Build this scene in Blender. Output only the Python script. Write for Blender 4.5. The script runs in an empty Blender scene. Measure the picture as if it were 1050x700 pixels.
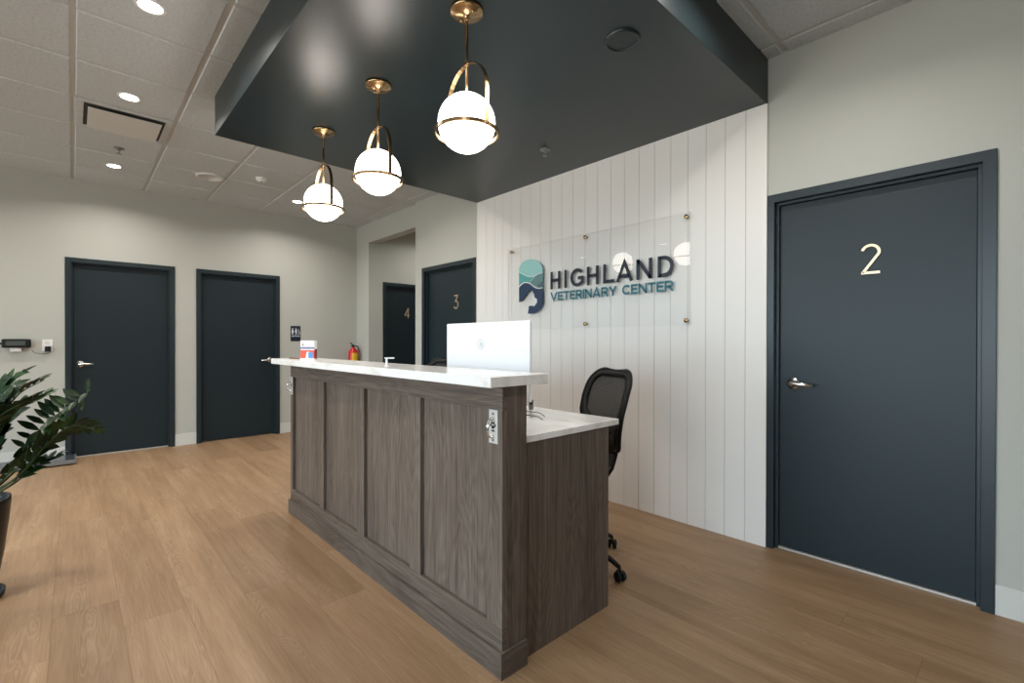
import bpy, bmesh, math, random
from mathutils import Vector, Matrix
PI = math.pi
random.seed(7)
SC = bpy.context.scene
COL = SC.collection

# ------------------------------------------------------------------ measurements (metres)
XL, YB, YS, YA = -7.008, 3.174, 3.154, 3.217      # left wall, back wall, shiplap face, alcove wall
ZC, ZS, YF = 3.042, 2.7555, 0.748                  # ceiling, bulkhead underside, bulkhead front
SL, SR = -3.949, -1.084                            # shiplap / bulkhead ends
XJ = -5.218                                        # jog in the back wall
XO = -6.6                                          # left side of the hallway opening
XR, YFR, YH = 2.6, -7.6, 6.1                       # right wall, front wall, end of hallway
CT, CB = 1.145, 1.105                              # raised counter top / underside
LT, LB = 0.896, 0.868                              # lower worktop
DH = 2.184

# ------------------------------------------------------------------ materials
def srgb(r, g, b):
    f = lambda c: (c / 255 / 12.92) if c / 255 <= 0.04045 else ((c / 255 + 0.055) / 1.055) ** 2.4
    return (f(r), f(g), f(b), 1)

class NT:
    def __init__(s, name):
        s.m = bpy.data.materials.new(name); s.m.use_nodes = True
        s.t = s.m.node_tree; s.t.nodes.clear()
        s.out = s.n('ShaderNodeOutputMaterial')
    def n(s, kind, **kw):
        nd = s.t.nodes.new(kind)
        for k, v in kw.items(): setattr(nd, k, v)
        return nd
    def l(s, a, b): s.t.links.new(a, b)
    def val(s, nd, sock, v):
        if hasattr(v, 'is_linked'): s.l(v, nd.inputs[sock])
        else: nd.inputs[sock].default_value = v
    def math(s, op, a, b=None, c=None):
        nd = s.n('ShaderNodeMath', operation=op)
        s.val(nd, 0, a)
        if b is not None: s.val(nd, 1, b)
        if c is not None: s.val(nd, 2, c)
        return nd.outputs[0]
    def mix(s, f, a, b, mode='MIX'):
        nd = s.n('ShaderNodeMix', data_type='RGBA', blend_type=mode)
        s.val(nd, 0, f); s.val(nd, 6, a); s.val(nd, 7, b)
        return nd.outputs[2]
    def ramp(s, f, stops):
        nd = s.n('ShaderNodeValToRGB'); s.l(f, nd.inputs[0])
        el = nd.color_ramp.elements
        while len(el) < len(stops): el.new(0.5)
        for e, (p, c) in zip(el, stops): e.position = p; e.color = c
        return nd.outputs[0]
    def noise(s, vec, scale=5, detail=2, rough=0.5, dist=0.0):
        nd = s.n('ShaderNodeTexNoise'); s.l(vec, nd.inputs['Vector'])
        nd.inputs['Scale'].default_value = scale; nd.inputs['Detail'].default_value = detail
        nd.inputs['Roughness'].default_value = rough; nd.inputs['Distortion'].default_value = dist
        return nd.outputs[0]
    def mapping(s, vec, scale=(1, 1, 1), loc=(0, 0, 0)):
        nd = s.n('ShaderNodeMapping'); s.l(vec, nd.inputs[0])
        nd.inputs['Scale'].default_value = scale; nd.inputs['Location'].default_value = loc
        return nd.outputs[0]
    def bump(s, h, strength=0.2, dist=0.01):
        nd = s.n('ShaderNodeBump'); s.l(h, nd.inputs['Height'])
        nd.inputs['Strength'].default_value = strength; nd.inputs['Distance'].default_value = dist
        return nd.outputs[0]
    def bsdf(s, **kw):
        nd = s.n('ShaderNodeBsdfPrincipled')
        for k, v in kw.items():
            s.val(nd, k.replace('_', ' '), v)
        s.l(nd.outputs[0], s.out.inputs[0]); return nd

def plain(name, col, rough=0.5, metal=0.0, spec=0.5, bump=0.0, bscale=300, var=0.0, **kw):
    t = NT(name)
    tc = t.n('ShaderNodeTexCoord').outputs['Object']
    c = col
    if var:
        n = t.noise(tc, 2.2, 3)
        c = t.mix(n, tuple(x * (1 - var) for x in col[:3]) + (1,), tuple(min(1, x * (1 + var)) for x in col[:3]) + (1,))
    b = t.bsdf(Base_Color=c, Roughness=rough, Metallic=metal, **kw)
    b.inputs['Specular IOR Level'].default_value = spec
    if bump:
        t.l(t.bump(t.noise(tc, bscale, 2), bump, 0.002), b.inputs['Normal'])
    return t.m

def wood(name, axis, dark, mid, light, rough=0.5):
    """grey-brown wood grain laminate; axis = grain direction 0,1,2"""
    t = NT(name)
    tc = t.n('ShaderNodeTexCoord').outputs['Object']
    def sc(al, ac):
        v = [ac, ac, ac]; v[axis] = al; return tuple(v)
    big = t.noise(t.mapping(tc, sc(0.8, 5.0)), 1.0, 3, 0.55, 0.6)
    rings = t.math('PINGPONG', t.math('MULTIPLY', t.noise(t.mapping(tc, sc(0.8, 5.5), (3.1, 1.7, 8.2)), 1.0, 2.2, 0.45, 0.3), 46.0), 1.0)
    fine = t.noise(t.mapping(tc, sc(3.5, 120.0)), 1.0, 4, 0.65)
    streak = t.noise(t.mapping(tc, sc(0.9, 26.0)), 1.0, 4, 0.6)
    f = t.math('ADD', t.math('MULTIPLY', big, 0.20), t.math('ADD', t.math('MULTIPLY', fine, 0.44), t.math('ADD', t.math('MULTIPLY', streak, 0.28), t.math('MULTIPLY', rings, 0.07))))
    c = t.ramp(f, [(0.32, dark), (0.49, mid), (0.68, light)])
    b = t.bsdf(Base_Color=c, Roughness=rough)
    b.inputs['Specular IOR Level'].default_value = 0.35
    t.l(t.bump(fine, 0.15, 0.002), b.inputs['Normal'])
    return t.m

def floor_mat():
    t = NT('oak_plank_floor')
    pos = t.n('ShaderNodeNewGeometry').outputs['Position']
    sp = t.n('ShaderNodeSeparateXYZ'); t.l(pos, sp.inputs[0])
    x, y = sp.outputs[0], sp.outputs[1]
    W, Ln = 0.236, 1.52
    yr = t.math('DIVIDE', t.math('ADD', y, 10 * W + 0.074), W)
    row = t.math('FLOOR', yr); fy = t.math('FRACT', yr)
    wn = t.n('ShaderNodeTexWhiteNoise', noise_dimensions='1D'); t.l(row, wn.inputs['W'])
    xr = t.math('ADD', t.math('DIVIDE', t.math('ADD', x, 20.0), Ln), t.math('MULTIPLY', wn.outputs[0], 7.0))
    colm = t.math('FLOOR', xr); fx = t.math('FRACT', xr)
    cb = t.n('ShaderNodeCombineXYZ'); t.l(row, cb.inputs[0]); t.l(colm, cb.inputs[1])
    wid = t.n('ShaderNodeTexWhiteNoise', noise_dimensions='2D'); t.l(cb.outputs[0], wid.inputs['Vector'])
    idv = wid.outputs[0]
    ex = t.math('MULTIPLY', t.math('MINIMUM', fx, t.math('SUBTRACT', 1.0, fx)), Ln)
    ey = t.math('MULTIPLY', t.math('MINIMUM', fy, t.math('SUBTRACT', 1.0, fy)), W)
    edge = t.math('MINIMUM', ex, ey)
    seam = t.math('SUBTRACT', 1.0, t.math('SMOOTH_MIN', t.math('DIVIDE', edge, 0.0016), 1.0, 0.1))
    def gc(ax, ay):
        c = t.n('ShaderNodeCombineXYZ')
        t.l(t.math('MULTIPLY', t.math('ADD', x, t.math('MULTIPLY', idv, 31.0)), ax), c.inputs[0])
        t.l(t.math('MULTIPLY', t.math('ADD', y, t.math('MULTIPLY', idv, 17.0)), ay), c.inputs[1])
        return c.outputs[0]
    big = t.noise(gc(1.1, 7.0), 1.0, 3, 0.5, 0.5)
    rg = t.noise(gc(0.75, 8.5), 1.0, 2.5, 0.5, 0.35)
    rings = t.math('PINGPONG', t.math('MULTIPLY', rg, 60.0), 1.0)
    ringmask = t.math('SMOOTH_MIN', t.math('MULTIPLY', t.math('MAXIMUM', t.math('SUBTRACT', rg, 0.50), 0.0), 14.0), 1.0, 0.1)
    fine = t.noise(gc(6.0, 170.0), 1.0, 4, 0.6)
    streak = t.noise(gc(1.5, 34.0), 1.0, 3, 0.55)
    f = t.math('ADD', t.math('MULTIPLY', big, 0.36), t.math('ADD', t.math('MULTIPLY', streak, 0.24), t.math('MULTIPLY', fine, 0.40)))
    base = t.ramp(f, [(0.30, srgb(120, 93, 67)), (0.5, srgb(147, 118, 89)), (0.72, srgb(168, 140, 110))])
    base = t.mix(t.math('MULTIPLY', t.math('MULTIPLY', rings, rings), t.math('MULTIPLY', ringmask, 0.30)), base, srgb(186, 160, 132))
    tint = t.ramp(idv, [(0.0, (0.82, 0.80, 0.77, 1)), (0.35, (0.97, 0.96, 0.95, 1)), (1.0, (1.07, 1.07, 1.07, 1))])
    base = t.mix(1.0, base, tint, 'MULTIPLY')
    base = t.mix(t.math('MULTIPLY', seam, 0.55), base, srgb(88, 66, 46))
    b = t.bsdf(Base_Color=base, Roughness=t.math('ADD', 0.42, t.math('MULTIPLY', fine, 0.12)))
    b.inputs['Specular IOR Level'].default_value = 0.4
    h = t.math('SUBTRACT', t.math('MULTIPLY', fine, 0.3), seam)
    t.l(t.bump(h, 0.25, 0.002), b.inputs['Normal'])
    return t.m

def tile_mat():
    t = NT('mineral_ceiling_tile')
    tc = t.n('ShaderNodeTexCoord').outputs['Object']
    n1 = t.noise(tc, 260, 3, 0.7); n2 = t.noise(tc, 60, 3)
    f = t.math('ADD', t.math('MULTIPLY', n1, 0.7), t.math('MULTIPLY', n2, 0.3))
    c = t.ramp(f, [(0.36, (0.40, 0.43, 0.45, 1)), (0.5, (0.575, 0.61, 0.64, 1)), (0.7, (0.65, 0.69, 0.72, 1))])
    b = t.bsdf(Base_Color=c, Roughness=0.9)
    t.l(t.bump(n1, 0.35, 0.003), b.inputs['Normal'])
    return t.m

def stone_mat():
    t = NT('white_quartz')
    tc = t.n('ShaderNodeTexCoord').outputs['Object']
    n = t.noise(t.mapping(tc, (1.2, 3, 3)), 2.5, 6, 0.6, 1.5)
    c = t.ramp(n, [(0.38, srgb(226, 222, 217)), (0.5, srgb(239, 237, 234)), (0.6, srgb(242, 240, 238))])
    t.bsdf(Base_Color=c, Roughness=0.16)
    return t.m

def emit_mat(name, col, s):
    t = NT(name); e = t.n('ShaderNodeEmission')
    e.inputs[0].default_value = col; e.inputs[1].default_value = s
    t.l(e.outputs[0], t.out.inputs[0]); return t.m

def clear_mat(name, tint, ior, rough=0.0):
    t = NT(name)
    tr = t.n('ShaderNodeBsdfTransparent'); tr.inputs[0].default_value = tint
    gl = t.n('ShaderNodeBsdfGlossy'); gl.inputs['Roughness'].default_value = rough
    fr = t.n('ShaderNodeFresnel'); fr.inputs[0].default_value = ior
    mx = t.n('ShaderNodeMixShader')
    bf = t.n('ShaderNodeNewGeometry').outputs['Backfacing']
    t.l(t.math('MULTIPLY', fr.outputs[0], t.math('SUBTRACT', 1.0, bf)), mx.inputs[0]); t.l(tr.outputs[0], mx.inputs[1]); t.l(gl.outputs[0], mx.inputs[2])
    t.l(mx.outputs[0], t.out.inputs[0]); return t.m

def globe_mat():
    t = NT('opal_glass_lit')
    e = t.n('ShaderNodeEmission'); e.inputs[0].default_value = (1, 0.92, 0.83, 1); e.inputs[1].default_value = 13.0
    g = t.n('ShaderNodeBsdfGlossy'); g.inputs['Roughness'].default_value = 0.05
    fr = t.n('ShaderNodeFresnel'); mx = t.n('ShaderNodeMixShader')
    t.l(fr.outputs[0], mx.inputs[0]); t.l(e.outputs[0], mx.inputs[1]); t.l(g.outputs[0], mx.inputs[2])
    t.l(mx.outputs[0], t.out.inputs[0]); return t.m

def mesh_fabric():
    t = NT('black_mesh_fabric')
    tc = t.n('ShaderNodeTexCoord').outputs['Object']
    sp = t.n('ShaderNodeSeparateXYZ'); t.l(tc, sp.inputs[0])
    a = t.math('FRACT', t.math('MULTIPLY', sp.outputs[2], 130.0))
    b_ = t.math('FRACT', t.math('MULTIPLY', sp.outputs[0], 130.0))
    hole = t.math('MULTIPLY', t.math('GREATER_THAN', a, 0.5), t.math('GREATER_THAN', b_, 0.45))
    d = t.n('ShaderNodeBsdfPrincipled'); d.inputs['Base Color'].default_value = (0.022, 0.021, 0.020, 1); d.inputs['Roughness'].default_value = 0.7
    tr = t.n('ShaderNodeBsdfTransparent'); mx = t.n('ShaderNodeMixShader')
    t.l(t.math('MULTIPLY', hole, 0.22), mx.inputs[0]); t.l(d.outputs[0], mx.inputs[1]); t.l(tr.outputs[0], mx.inputs[2])
    t.l(mx.outputs[0], t.out.inputs[0]); return t.m

def leaf_mat():
    t = NT('glossy_dark_leaf')
    tc = t.n('ShaderNodeTexCoord').outputs['Object']
    n = t.noise(tc, 14, 2)
    c = t.ramp(n, [(0.3, (0.006, 0.018, 0.006, 1)), (0.55, (0.014, 0.042, 0.010, 1)), (0.75, (0.045, 0.105, 0.02, 1))])
    b = t.bsdf(Base_Color=c, Roughness=0.42); b.inputs['Specular IOR Level'].default_value = 0.28
    return t.m

M = dict(
    wall=plain('grey_green_wall_paint', (0.455, 0.456, 0.415, 1), 0.6, bump=0.05, bscale=180, var=0.02),
    base=plain('off_white_baseboard', (0.60, 0.60, 0.56, 1), 0.5),
    ship=plain('white_shiplap_paint', (0.80, 0.775, 0.745, 1), 0.5, bump=0.03, var=0.02),
    groove=plain('shiplap_groove', (0.30, 0.29, 0.28, 1), 0.8),
    soffit=plain('charcoal_teal_satin_paint', (0.014, 0.0245, 0.0285, 1), 0.33, spec=0.5, bump=0.04, bscale=120),
    soffit_lid=plain('charcoal_cover', (0.013, 0.022, 0.026, 1), 0.4),
    door=plain('dark_navy_door_paint', (0.0085, 0.0180, 0.0235, 1), 0.42, spec=0.4, bump=0.12, bscale=220, var=0.06),
    frame=plain('dark_navy_frame_paint', (0.011, 0.021, 0.027, 1), 0.36, spec=0.5),
    seal=plain('black_door_seal', (0.006, 0.007, 0.008, 1), 0.7),
    alu=plain('aluminium_threshold', (0.62, 0.60, 0.55, 1), 0.35, 0.6),
    chrome=plain('satin_nickel', (0.86, 0.85, 0.83, 1), 0.26, 1.0),
    brass=plain('brushed_brass', (0.40, 0.265, 0.14, 1), 0.27, 1.0, bump=0.05, bscale=90),
    number=plain('pale_brass_number', (0.80, 0.63, 0.43, 1), 0.38, 0.75),
    tile=tile_mat(), tee=plain('ceiling_grid_steel', (0.52, 0.52, 0.52, 1), 0.5),
    white=plain('white_plastic', (0.80, 0.80, 0.80, 1), 0.4),
    off=plain('white_steel', (0.66, 0.66, 0.65, 1), 0.5),
    dark=plain('dark_slot', (0.05, 0.05, 0.05, 1), 0.8),
    black=plain('black_plastic', (0.007, 0.007, 0.007, 1), 0.5, spec=0.3),
    rubber=plain('black_rubber', (0.012, 0.012, 0.012, 1), 0.7),
    gloss=plain('black_glazed_pot', (0.006, 0.005, 0.005, 1), 0.35, spec=0.3),
    quartz=stone_mat(), floor=floor_mat(),
    dv=wood('dark_oak_upright', 2, (0.036, 0.026, 0.021, 1), (0.116, 0.088, 0.070, 1), (0.205, 0.163, 0.132, 1)),
    dh=wood('dark_oak_rail', 0, (0.034, 0.025, 0.020, 1), (0.104, 0.079, 0.063, 1), (0.19, 0.150, 0.122, 1)),
    dy=wood('dark_oak_side_rail', 1, (0.034, 0.025, 0.020, 1), (0.104, 0.079, 0.063, 1), (0.19, 0.150, 0.122, 1)),
    globe=globe_mat(), lens=emit_mat('downlight_lens_lit', (1, 0.97, 0.92, 1), 14.0),
    glass=clear_mat('window_glass', (0.95, 0.97, 0.97, 1), 1.45),
    dimming=clear_mat('dimming_glass', (0.22, 0.235, 0.24, 1), 1.45),  # unseen panes; dark tint added to weaken their reflections in the sign
    acrylic=clear_mat('clear_acrylic', (0.992, 0.994, 0.993, 1), 1.5, 0.0),
    acrylic_edge=plain('acrylic_edge', (0.78, 0.80, 0.79, 1), 0.2),
    navy=plain('navy_lettering', srgb(20, 30, 48), 0.5), teal=plain('teal_lettering', srgb(34, 110, 126), 0.5),
    aqua=plain('pale_aqua_print', srgb(146, 196, 192), 0.5), midteal=plain('sea_green_print', srgb(84, 158, 154), 0.5),
    slate=plain('grey_green_print', srgb(92, 128, 128), 0.5), slated=plain('dark_slate_print', srgb(70, 98, 108), 0.5),
    logonavy=plain('deep_blue_print', srgb(27, 52, 82), 0.5), linewhite=plain('white_print', (0.8, 0.8, 0.79, 1), 0.5),
    sgn=plain('navy_sign_plastic', srgb(18, 26, 48), 0.4), signwhite=plain('sign_white_relief', (0.75, 0.77, 0.8, 1), 0.5),
    monitor=plain('white_monitor_shell', (0.82, 0.83, 0.85, 1), 0.28), silver=plain('silver_badge', (0.50, 0.51, 0.53, 1), 0.3, 0.2),
    screen=plain('black_screen', (0.01, 0.01, 0.012, 1), 0.1),
    plate=plain('brushed_steel_plate', (0.72, 0.72, 0.70, 1), 0.35, 0.55),
    fabric=mesh_fabric(), leaf=leaf_mat(), stalk=plain('green_stalk', (0.05, 0.085, 0.025, 1), 0.4),
    soil=plain('potting_soil', (0.03, 0.02, 0.013, 1), 0.95, bump=0.6, bscale=80),
    scale_edge=plain('scale_steel', (0.22, 0.22, 0.22, 1), 0.35, 0.3), scale_top=plain('scale_mat', (0.05, 0.055, 0.06, 1), 0.25),
    red=plain('extinguisher_red', srgb(196, 30, 24), 0.3), yellow=plain('yellow_label', srgb(226, 176, 38), 0.5),
    cardred=plain('card_red_orange', srgb(226, 74, 44), 0.45), cardwhite=plain('card_white', (0.82, 0.82, 0.82, 1), 0.5),
    cardblue=plain('card_blue', srgb(72, 132, 190), 0.5), cardgrey=plain('card_slate', srgb(120, 122, 150), 0.5), carddark=plain('card_dark_red', srgb(120, 30, 30), 0.5),
    tan=plain('tan_pen', srgb(120, 84, 66), 0.4), grey=plain('grey_plastic', srgb(120, 122, 124), 0.4),
    lcd=plain('display_grey', (0.07, 0.085, 0.08, 1), 0.25), gasket=plain('dark_bracket', (0.03, 0.03, 0.03, 1), 0.4),
)

# ------------------------------------------------------------------ mesh helpers
class MB:
    def __init__(s): s.v, s.f, s.mi, s.sm = [], [], [], []
    def add(s, vs, fs, mi=0, smooth=False, mat=None):
        o = len(s.v)
        for p in vs:
            p = Vector(p)
            if mat is not None: p = mat @ p
            s.v.append(tuple(p))
        for f in fs:
            s.f.append([o + i for i in f]); s.mi.append(mi); s.sm.append(smooth)
        return s
    def box(s, a, b, mi=0, mat=None):
        x0, y0, z0 = (min(p, q) for p, q in zip(a, b)); x1, y1, z1 = (max(p, q) for p, q in zip(a, b))
        v = [(x0, y0, z0), (x1, y0, z0), (x1, y1, z0), (x0, y1, z0), (x0, y0, z1), (x1, y0, z1), (x1, y1, z1), (x0, y1, z1)]
        return s.add(v, [(0, 3, 2, 1), (4, 5, 6, 7), (0, 1, 5, 4), (1, 2, 6, 5), (2, 3, 7, 6), (3, 0, 4, 7)], mi, False, mat)
    def lathe(s, prof, seg=32, mi=0, mat=None, smooth=True, cap=True):
        vs, fs = [], []
        n = len(prof)
        for i in range(seg):
            a = 2 * PI * i / seg
            for r, z in prof: vs.append((r * math.cos(a), r * math.sin(a), z))
        for i in range(seg):
            j = (i + 1) % seg
            for k in range(n - 1): fs.append((i * n + k, j * n + k, j * n + k + 1, i * n + k + 1))
        s.add(vs, fs, mi, smooth, mat)
        if cap:
            for k in (0, n - 1):
                if prof[k][0] > 1e-5:
                    c = [(prof[k][0] * math.cos(2 * PI * i / seg), prof[k][0] * math.sin(2 * PI * i / seg), prof[k][1]) for i in range(seg)]
                    s.add(c, [list(range(seg))[::(-1 if k == 0 else 1)]], mi, False, mat)
        return s
    def tube(s, pts, r, seg=10, mi=0, mat=None, closed=False):
        pts = [Vector(p) for p in pts]; n = len(pts)
        rs = r if isinstance(r, (list, tuple)) else [r] * n
        vs, fs = [], []
        up = None
        for i, p in enumerate(pts):
            if closed: d = pts[(i + 1) % n] - pts[i - 1]
            else: d = pts[min(i + 1, n - 1)] - pts[max(i - 1, 0)]
            d.normalize()
            if up is None:
                up = Vector((0, 0, 1)) if abs(d.z) < 0.9 else Vector((1, 0, 0))
            a = d.cross(up)
            if a.length < 1e-4: a = d.cross(Vector((0, 1, 0)))
            a.normalize(); b = d.cross(a).normalized(); up = -b if False else up
            for k in range(seg):
                t = 2 * PI * k / seg
                vs.append(p + (a * math.cos(t) + b * math.sin(t)) * rs[i])
        m = n if closed else n - 1
        for i in range(m):
            for k in range(seg):
                j = (i + 1) % n
                fs.append((i * seg + k, i * seg + (k + 1) % seg, j * seg + (k + 1) % seg, j * seg + k))
        if not closed:
            fs.append(list(range(seg))[::-1]); fs.append([(n - 1) * seg + k for k in range(seg)])
        return s.add(vs, fs, mi, True, mat)
    def sweep(s, pts, w, h, wdir, mi=0, mat=None, closed=False):
        """rectangular strip: width w along wdir, thickness h across"""
        pts = [Vector(p) for p in pts]; n = len(pts); wd = Vector(wdir).normalized()
        vs, fs = [], []
        for i, p in enumerate(pts):
            d = (pts[(i + 1) % n] - pts[i - 1]) if closed else (pts[min(i + 1, n - 1)] - pts[max(i - 1, 0)])
            nn = d.cross(wd).normalized()
            for sx, sy in ((-1, -1), (1, -1), (1, 1), (-1, 1)): vs.append(p + wd * sx * w / 2 + nn * sy * h / 2)
        for i in range(n if closed else n - 1):
            j = (i + 1) % n
            for k in range(4): fs.append((i * 4 + k, i * 4 + (k + 1) % 4, j * 4 + (k + 1) % 4, j * 4 + k))
        if not closed: fs += [(3, 2, 1, 0), tuple((n - 1) * 4 + k for k in range(4))]
        return s.add(vs, fs, mi, False, mat)
    def prism(s, poly, d0, d1, plane='xz', mi=0, mat=None):
        """polygon in a plane extruded from d0 to d1 along the remaining axis"""
        n = len(poly)
        def P(a, b, d): return {'xz': (a, d, b), 'xy': (a, b, d), 'yz': (d, a, b)}[plane]
        vs = [P(a, b, d0) for a, b in poly] + [P(a, b, d1) for a, b in poly]
        fs = [list(range(n)), [n + i for i in range(n)][::-1]] + [(i, n + i, n + (i + 1) % n, (i + 1) % n) for i in range(n)]
        return s.add(vs, fs, mi, False, mat)
    def ball(s, c, r, mi=0, seg=16, sc=(1, 1, 1), mat=None):
        n = seg // 2
        prof = [(math.sin(PI * k / n) * r, -math.cos(PI * k / n) * r) for k in range(n + 1)]
        m = Matrix.Translation(c) @ Matrix.Diagonal((*sc, 1))
        return s.lathe(prof, seg, mi, (mat @ m) if mat is not None else m, True, False)
    def build(s, name, mats, parent=None, org=None, bevel=0.0, seg=2, kind=None, sub=0, local=False):
        me = bpy.data.meshes.new(name)
        o = Vector((0, 0, 0))
        if parent is not None and not local: inv = wm(parent).inverted()
        elif org is not None: inv = Matrix.Translation(-Vector(org))
        else: inv = Matrix.Identity(4)
        me.from_pydata([tuple(inv @ Vector(p)) for p in s.v], [], s.f)
        if not isinstance(mats, (list, tuple)): mats = [mats]
        for m in mats: me.materials.append(m)
        for p, i, q in zip(me.polygons, s.mi, s.sm): p.material_index = i; p.use_smooth = q
        bm = bmesh.new(); bm.from_mesh(me)
        bmesh.ops.remove_doubles(bm, verts=bm.verts, dist=1e-6)
        bmesh.ops.recalc_face_normals(bm, faces=bm.faces); bm.to_mesh(me); bm.free()
        ob = bpy.data.objects.new(name, me); COL.objects.link(ob)
        if parent is not None: ob.parent = parent
        elif org is not None: ob.location = org
        if kind: ob['kind'] = kind
        if bevel:
            b = ob.modifiers.new('bevel', 'BEVEL'); b.width = bevel; b.segments = seg; b.limit_method = 'ANGLE'; b.angle_limit = math.radians(50)
        if sub:
            b = ob.modifiers.new('sub', 'SUBSURF'); b.levels = sub; b.render_levels = sub
        return ob

def wm(o):
    m = Matrix.LocRotScale(o.location, o.rotation_euler, o.scale)
    return wm(o.parent) @ m if o.parent else m

def tag(o, label, cat, group=None, kind=None):
    o['label'] = label; o['category'] = cat
    if group: o['group'] = group
    if kind: o['kind'] = kind
    return o

def thing(name, label, cat, loc=(0, 0, 0), rotz=0.0, group=None, kind=None):
    o = bpy.data.objects.new(name, None); COL.objects.link(o); o.empty_display_size = 0.1
    o.location = loc; o.rotation_euler = (0, 0, rotz)
    return tag(o, label, cat, group, kind)

def dup(root, loc, label, rotz=None, group=None):
    r = root.copy(); COL.objects.link(r); r.location = loc
    if rotz is not None: r.rotation_euler = (0, 0, rotz)
    r['label'] = label
    if group: r['group'] = group
    def kids(a, b):
        for ch in list(a.children):
            c = ch.copy(); COL.objects.link(c); c.parent = b; kids(ch, c)
    kids(root, r)
    return r

def T(x, y, z): return Matrix.Translation((x, y, z))
def R(a, ax): return Matrix.Rotation(a, 4, ax)
def arc(cx, cy, rx, ry, a0, a1, n=12):
    return [(cx + rx * math.cos(math.radians(a0 + (a1 - a0) * i / n)), cy + ry * math.sin(math.radians(a0 + (a1 - a0) * i / n))) for i in range(n + 1)]

def stroke(mb, pts, w, d0, d1, mi=0, mat=None, closed=False):
    """flat lettering stroke in the xz plane with mitred joins and square ends"""
    n = len(pts); L, Rr = [], []
    for i, (x, z) in enumerate(pts):
        if closed: a, b = pts[i - 1], pts[(i + 1) % n]
        else: a, b = pts[max(i - 1, 0)], pts[min(i + 1, n - 1)]
        d1_ = Vector((x - a[0], z - a[1])) if (closed or i > 0) else Vector((b[0] - x, b[1] - z))
        d2_ = Vector((b[0] - x, b[1] - z)) if (closed or i < n - 1) else d1_
        d1_.normalize(); d2_.normalize()
        n1 = Vector((-d1_.y, d1_.x)); n2 = Vector((-d2_.y, d2_.x)); m = (n1 + n2)
        m = m.normalized() if m.length > 1e-6 else n1
        k = w / 2 / max(0.45, m.dot(n1))
        L.append((x + m.x * k, z + m.y * k)); Rr.append((x - m.x * k, z - m.y * k))
    for i in range(n if closed else n - 1):
        j = (i + 1) % n
        mb.prism([L[i], L[j], Rr[j], Rr[i]], d0, d1, 'xz', mi, mat)

# ------------------------------------------------------------------ ROOM SHELL
mb = MB(); mb.add([(XL - .3, YFR - .3, 0), (XR + .3, YFR - .3, 0), (XR + .3, YH + .3, 0), (XL - .3, YH + .3, 0), (XL - .3, YFR - .3, -.1), (XR + .3, YFR - .3, -.1), (XR + .3, YH + .3, -.1), (XL - .3, YH + .3, -.1)],
    [(0, 1, 2, 3), (7, 6, 5, 4), (0, 4, 5, 1), (1, 5, 6, 2), (2, 6, 7, 3), (3, 7, 4, 0)])
tag(mb.build('floor', M['floor'], kind='structure'), 'light oak plank floor running through the lobby', 'floor')

GX, GY, GS = -0.982, 0.0, 0.6075
def ceiling_obj(name, x0, x1, y0, y1, label):
    mb = MB()
    mb.box((x0, y0, ZC), (x1, y1, ZC + .08), 1)
    i0 = math.floor((x0 - GX) / GS) - 1; i1 = math.ceil((x1 - GX) / GS) + 1
    j0 = math.floor((y0 - GY) / GS) - 1; j1 = math.ceil((y1 - GY) / GS) + 1
    for i in range(i0, i1):
        for j in range(j0, j1):
            a = GX + i * GS + .013; b = GX + (i + 1) * GS - .013; c = GY + j * GS + .013; d = GY + (j + 1) * GS - .013
            a, b, c, d = max(a, x0), min(b, x1), max(c, y0), min(d, y1)
            if b - a < .01 or d - c < .01: continue
            # tegular edge: bevelled drop
            z0, z1, e = ZC, ZC - .007, .006
            v = [(a, c, z0), (b, c, z0), (b, d, z0), (a, d, z0), (a + e, c + e, z1), (b - e, c + e, z1), (b - e, d - e, z1), (a + e, d - e, z1)]
            mb.add(v, [(4, 7, 6, 5), (0, 4, 5, 1), (1, 5, 6, 2), (2, 6, 7, 3), (3, 7, 4, 0)], 0)
    return tag(mb.build(name, [M['tile'], M['tee']], kind='structure'), label, 'ceiling')
ceiling_obj('ceiling', XL - .2, XR + .2, YFR - .2, YA + .05, 'suspended ceiling of white speckled square tiles in a grid')
ceiling_obj('ceiling_hall', XO - .2, XJ + .2, YA + .05, YH + .2, 'tiled ceiling inside the hallway past the opening')

def wall_y(name, y0, y1, x0, x1, holes, label, z1=ZC + .05):
    """wall slab in the xz plane with rectangular holes (xa,xb,za,zb)"""
    mb = MB(); xs = x0
    for xa, xb, za, zb in sorted(holes):
        mb.box((xs, y0, 0), (xa, y1, z1))
        if za > 0: mb.box((xa, y0, 0), (xb, y1, za))
        mb.box((xa, y0, zb), (xb, y1, z1)); xs = xb
    if x1 - xs > 1e-4: mb.box((xs, y0, 0), (x1, y1, z1))
    return tag(mb.build(name, M['wall'], kind='structure'), label, 'wall')
def wall_x(name, xa, xb, y0, y1, holes, label, z1=ZC + .05):
    mb = MB(); ys = y0
    for a, b, za, zb in sorted(holes):
        mb.box((xa, ys, 0), (xb, a, z1))
        if za > 0: mb.box((xa, a, 0), (xb, b, za))
        mb.box((xa, a, zb), (xb, b, z1)); ys = b
    if y1 - ys > 1e-4: mb.box((xa, ys, 0), (xb, y1, z1))
    return tag(mb.build(name, M['wall'], kind='structure'), label, 'wall')

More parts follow.
